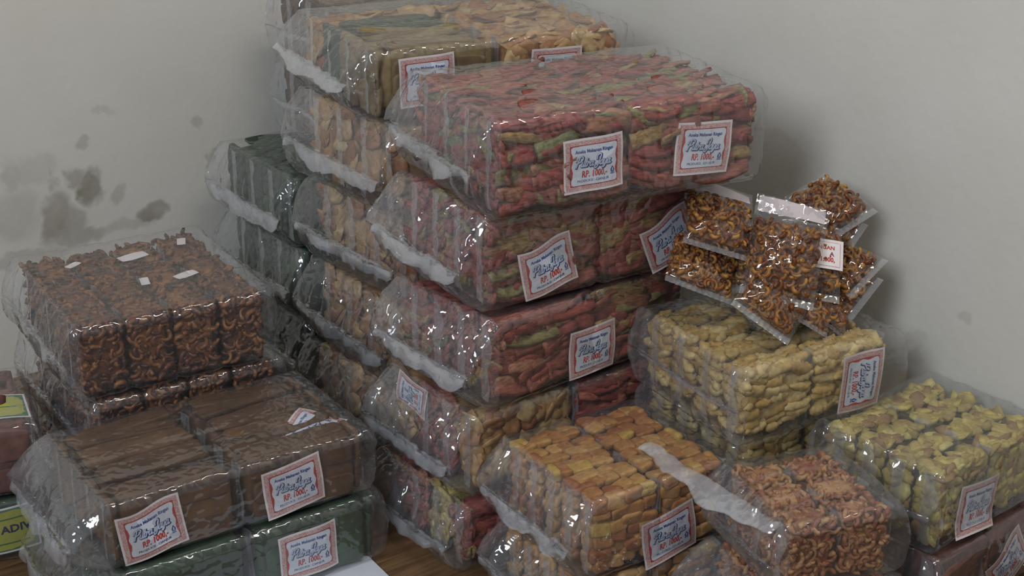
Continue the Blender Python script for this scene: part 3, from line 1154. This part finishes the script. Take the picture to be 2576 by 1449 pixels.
def pouch_surface(u, v, w, l, t, top, sd):
    """pillow: u across, v along (-1..1), flat sealed margins, the header part (v > top) stays flat"""
    vv = (v + 1) / (top + 1) * 2 - 1 if v < top else 1.0
    e = max(0.0, 1 - abs(u) ** 2.6) * max(0.0, 1 - abs(vv * 1.06) ** 2.8 if abs(vv * 1.06) < 1 else 0.0)
    z = t / 2 * e ** .6
    pinch = 1 - .10 * (1 - abs(u)) * 0
    cr = .0016 * noise.noise(Vector((u * 4, v * 5, sd))) + .0010 * (1 - 2 * abs(noise.noise(Vector((u * 9, v * 10, sd + 5)))))
    return u * w / 2 * (1 - .05 * e), v * l / 2, z, cr


def loose_bag(label, a, b, c, ang, pitch, yaw, w, l, t, top=.62, header=None, seed=1):
    rnd = random.Random(seed * 77)
    root = link('snack_bag', None)
    F = Matrix((PA, PB, PC)).transposed().to_4x4()
    F.translation = PO + PA * a + PB * b + PC * c
    root.matrix_basis = F @ Matrix.Rotation(R(yaw), 4, 'Y') @ Matrix.Rotation(R(ang), 4, 'Z') @ Matrix.Rotation(R(pitch), 4, 'X')
    tag(root, label, 'snack bag', 'loose bags of orange macaroni on the yellow pack')
    n, mm = 18, 24
    V, Fc = [], []
    for sgn in (1, -1):
        o = len(V)
        for i in range(n + 1):
            for j in range(mm + 1):
                u, v = 2 * i / n - 1, 2 * j / mm - 1
                x, y, z, cr = pouch_surface(u, v, w, l, t, top, seed)
                V.append((x, y, sgn * (z + .0006 + max(0, cr) * .8) + cr))
        for i in range(n):
            for j in range(mm):
                q = o + i * (mm + 1) + j
                f = (q, q + mm + 1, q + mm + 2, q + 1)
                Fc.append(f if sgn > 0 else f[::-1])
    link('pouch_film', mk_mesh('pouch_film', V, Fc, [POUCH]), root)
    # filling: a packed core with macaroni all over it
    V, Fc = [], []
    for sgn in (1, -1):
        o = len(V)
        for i in range(9):
            for j in range(9):
                u, v = (i / 8 * 2 - 1) * .84, -1 + (top + 1) * (.09 + .80 * j / 8)
                x, y, z, cr = pouch_surface(u, v, w, l, t, top, seed)
                V.append((x, y, sgn * max(0, z - .0062)))
        for i in range(8):
            for j in range(8):
                q = o + i * 9 + j
                f = (q, q + 9, q + 10, q + 1)
                Fc.append(f if sgn > 0 else f[::-1])
    ms = []
    ni, nj = round(w * .86 / .0098), round(l * (top + 1) / 2 * .84 / .0094)
    for sgn in (1, -1):
        for i in range(ni):
            for j in range(nj):
                u = ((i + .5 + rnd.uniform(-.3, .3)) / ni * 2 - 1) * .86
                v = -1 + (top + 1) * (.08 + .82 * (j + .5 + rnd.uniform(-.3, .3)) / nj)
                x, y, z, cr = pouch_surface(u, v, w, l, t, top, seed)
                mt = Matrix.Translation((x, y, sgn * max(0, z - .0045))) @ Matrix.Rotation(rnd.uniform(0, 6.28), 4, 'Z') @ Matrix.Rotation(rnd.uniform(-.8, .8), 4, 'X') @ Matrix.Rotation(rnd.uniform(-.8, .8), 4, 'Y')
                ms.append((mt, rnd.randrange(6)))
    me = joined_pieces('macaroni', 'mac', ms, rnd)
    o = link('macaroni', me, root)
    o['kind'] = 'stuff'
    link('packed_filling', mk_mesh('packed_filling', V, Fc, [TYPE_MAT['mac']]), root)
    # ribbed bottom seal
    V, Fc = [], []
    for i in range(25):
        u = i / 24 * 2 - 1
        z = .0008 * (i % 2)
        x = u * w / 2
        V += [(x, -l / 2 - .009, z), (x, -l / 2 + .002, z)]
    Fc = [(2 * i, 2 * i + 2, 2 * i + 3, 2 * i + 1) for i in range(24)]
    link('bottom_seal', mk_mesh('bottom_seal', V, Fc, [FILM_FIN], smooth=False), root)
    if header == 'paper':
        V, Fc = [], []
        y0, y1 = l / 2 * (top + .06), l / 2 * .98
        for i in range(11):
            u = i / 10 * 2 - 1
            for j in range(5):
                y = y0 + (y1 - y0) * j / 4
                V.append((u * w * .46, y, -.0003 + .003 * math.sin(u * 2 + j * .5)))
        Fc = [(i * 5 + j, (i + 1) * 5 + j, (i + 1) * 5 + j + 1, i * 5 + j + 1) for i in range(10) for j in range(4)]
        me = mk_mesh('paper_header', V, Fc, [PAPER_W])
        link('paper_header', me, root)
    elif header == 'ticket':
        bm = bmesh.new()
        W, H = .026, .023
        poly(bm, rectp(W, H), 0, 0)
        poly(bm, rectp(W - .004, H - .004), _e, 1)
        poly(bm, rectp(W - .005, H - .005), 2 * _e, 0)
        put_text(bm, 'RINGAN', -.002, .007, .030, 3 * _e, 2, bold=.03, center=True)
        put_text(bm, 'A', .006, -.003, .007, 3 * _e, 3, bold=.03)
        put_text(bm, '1.000,', .004, -.012, .020, 3 * _e, 2, bold=.04, ysc=1.1, center=True)
        tessellate(bm, W, H, 4, 4)
        me = bent(bm, 'ticket', lambda x, y, z: (x, y, z + .001 * math.sin(x * 80)))
        link('ticket', me, root, mat=Matrix.Translation((w * .16, 0, t / 2 + .004)))
    return root


loose_bag('small macaroni bag with pale folded header at the front of the heap', .010, .004, .088, -14, -22, 0, .104, .146, .036, header='paper', seed=1)
loose_bag('small macaroni bag leaning on the red pack, header crumpled', -.078, .050, .052, -16, -40, 10, .104, .125, .036, header='paper', seed=2)
loose_bag('small macaroni bag lying in front of the tilted price label', -.104, -.018, .066, -20, -42, 8, .100, .095, .032, top=.95, seed=3)
loose_bag('lowest small macaroni bag, its corner hanging over the yellow pack', -.004, -.060, .100, -36, -34, 0, .095, .105, .032, top=.95, seed=4)
loose_bag('topmost small macaroni bag of the heap, pointing at the wall', .088, .070, -.012, 30, -52, 18, .085, .105, .034, top=.95, seed=5)
loose_bag('small macaroni bag second from the top by the wall', .080, .026, -.026, 52, -58, 20, .085, .100, .030, top=.95, seed=6)
loose_bag('small macaroni bag pointing at the wall just above another', .100, -.016, .004, 42, -60, 20, .080, .105, .030, top=.95, seed=7)
loose_bag('small macaroni bag pointing at the wall, wedged below its twin', .096, -.048, .002, 48, -58, 20, .080, .100, .030, top=.95, seed=8)
loose_bag('small macaroni bag showing a white printed ticket', .052, -.008, .052, -10, -24, 6, .088, .110, .032, top=.95, header='ticket', seed=9)
loose_bag('small macaroni bag at the foot of the heap by the wall', .076, -.070, .034, -38, -50, 12, .080, .095, .030, top=.95, seed=10)
loose_bag('small macaroni bag at the foot of the heap beside the lowest bag', .044, -.068, .066, -30, -46, 8, .078, .090, .030, top=.95, seed=11)
loose_bag('small macaroni bag half hidden in the middle of the heap', -.034, -.002, .020, 20, -44, 4, .095, .105, .032, top=.95, seed=12)
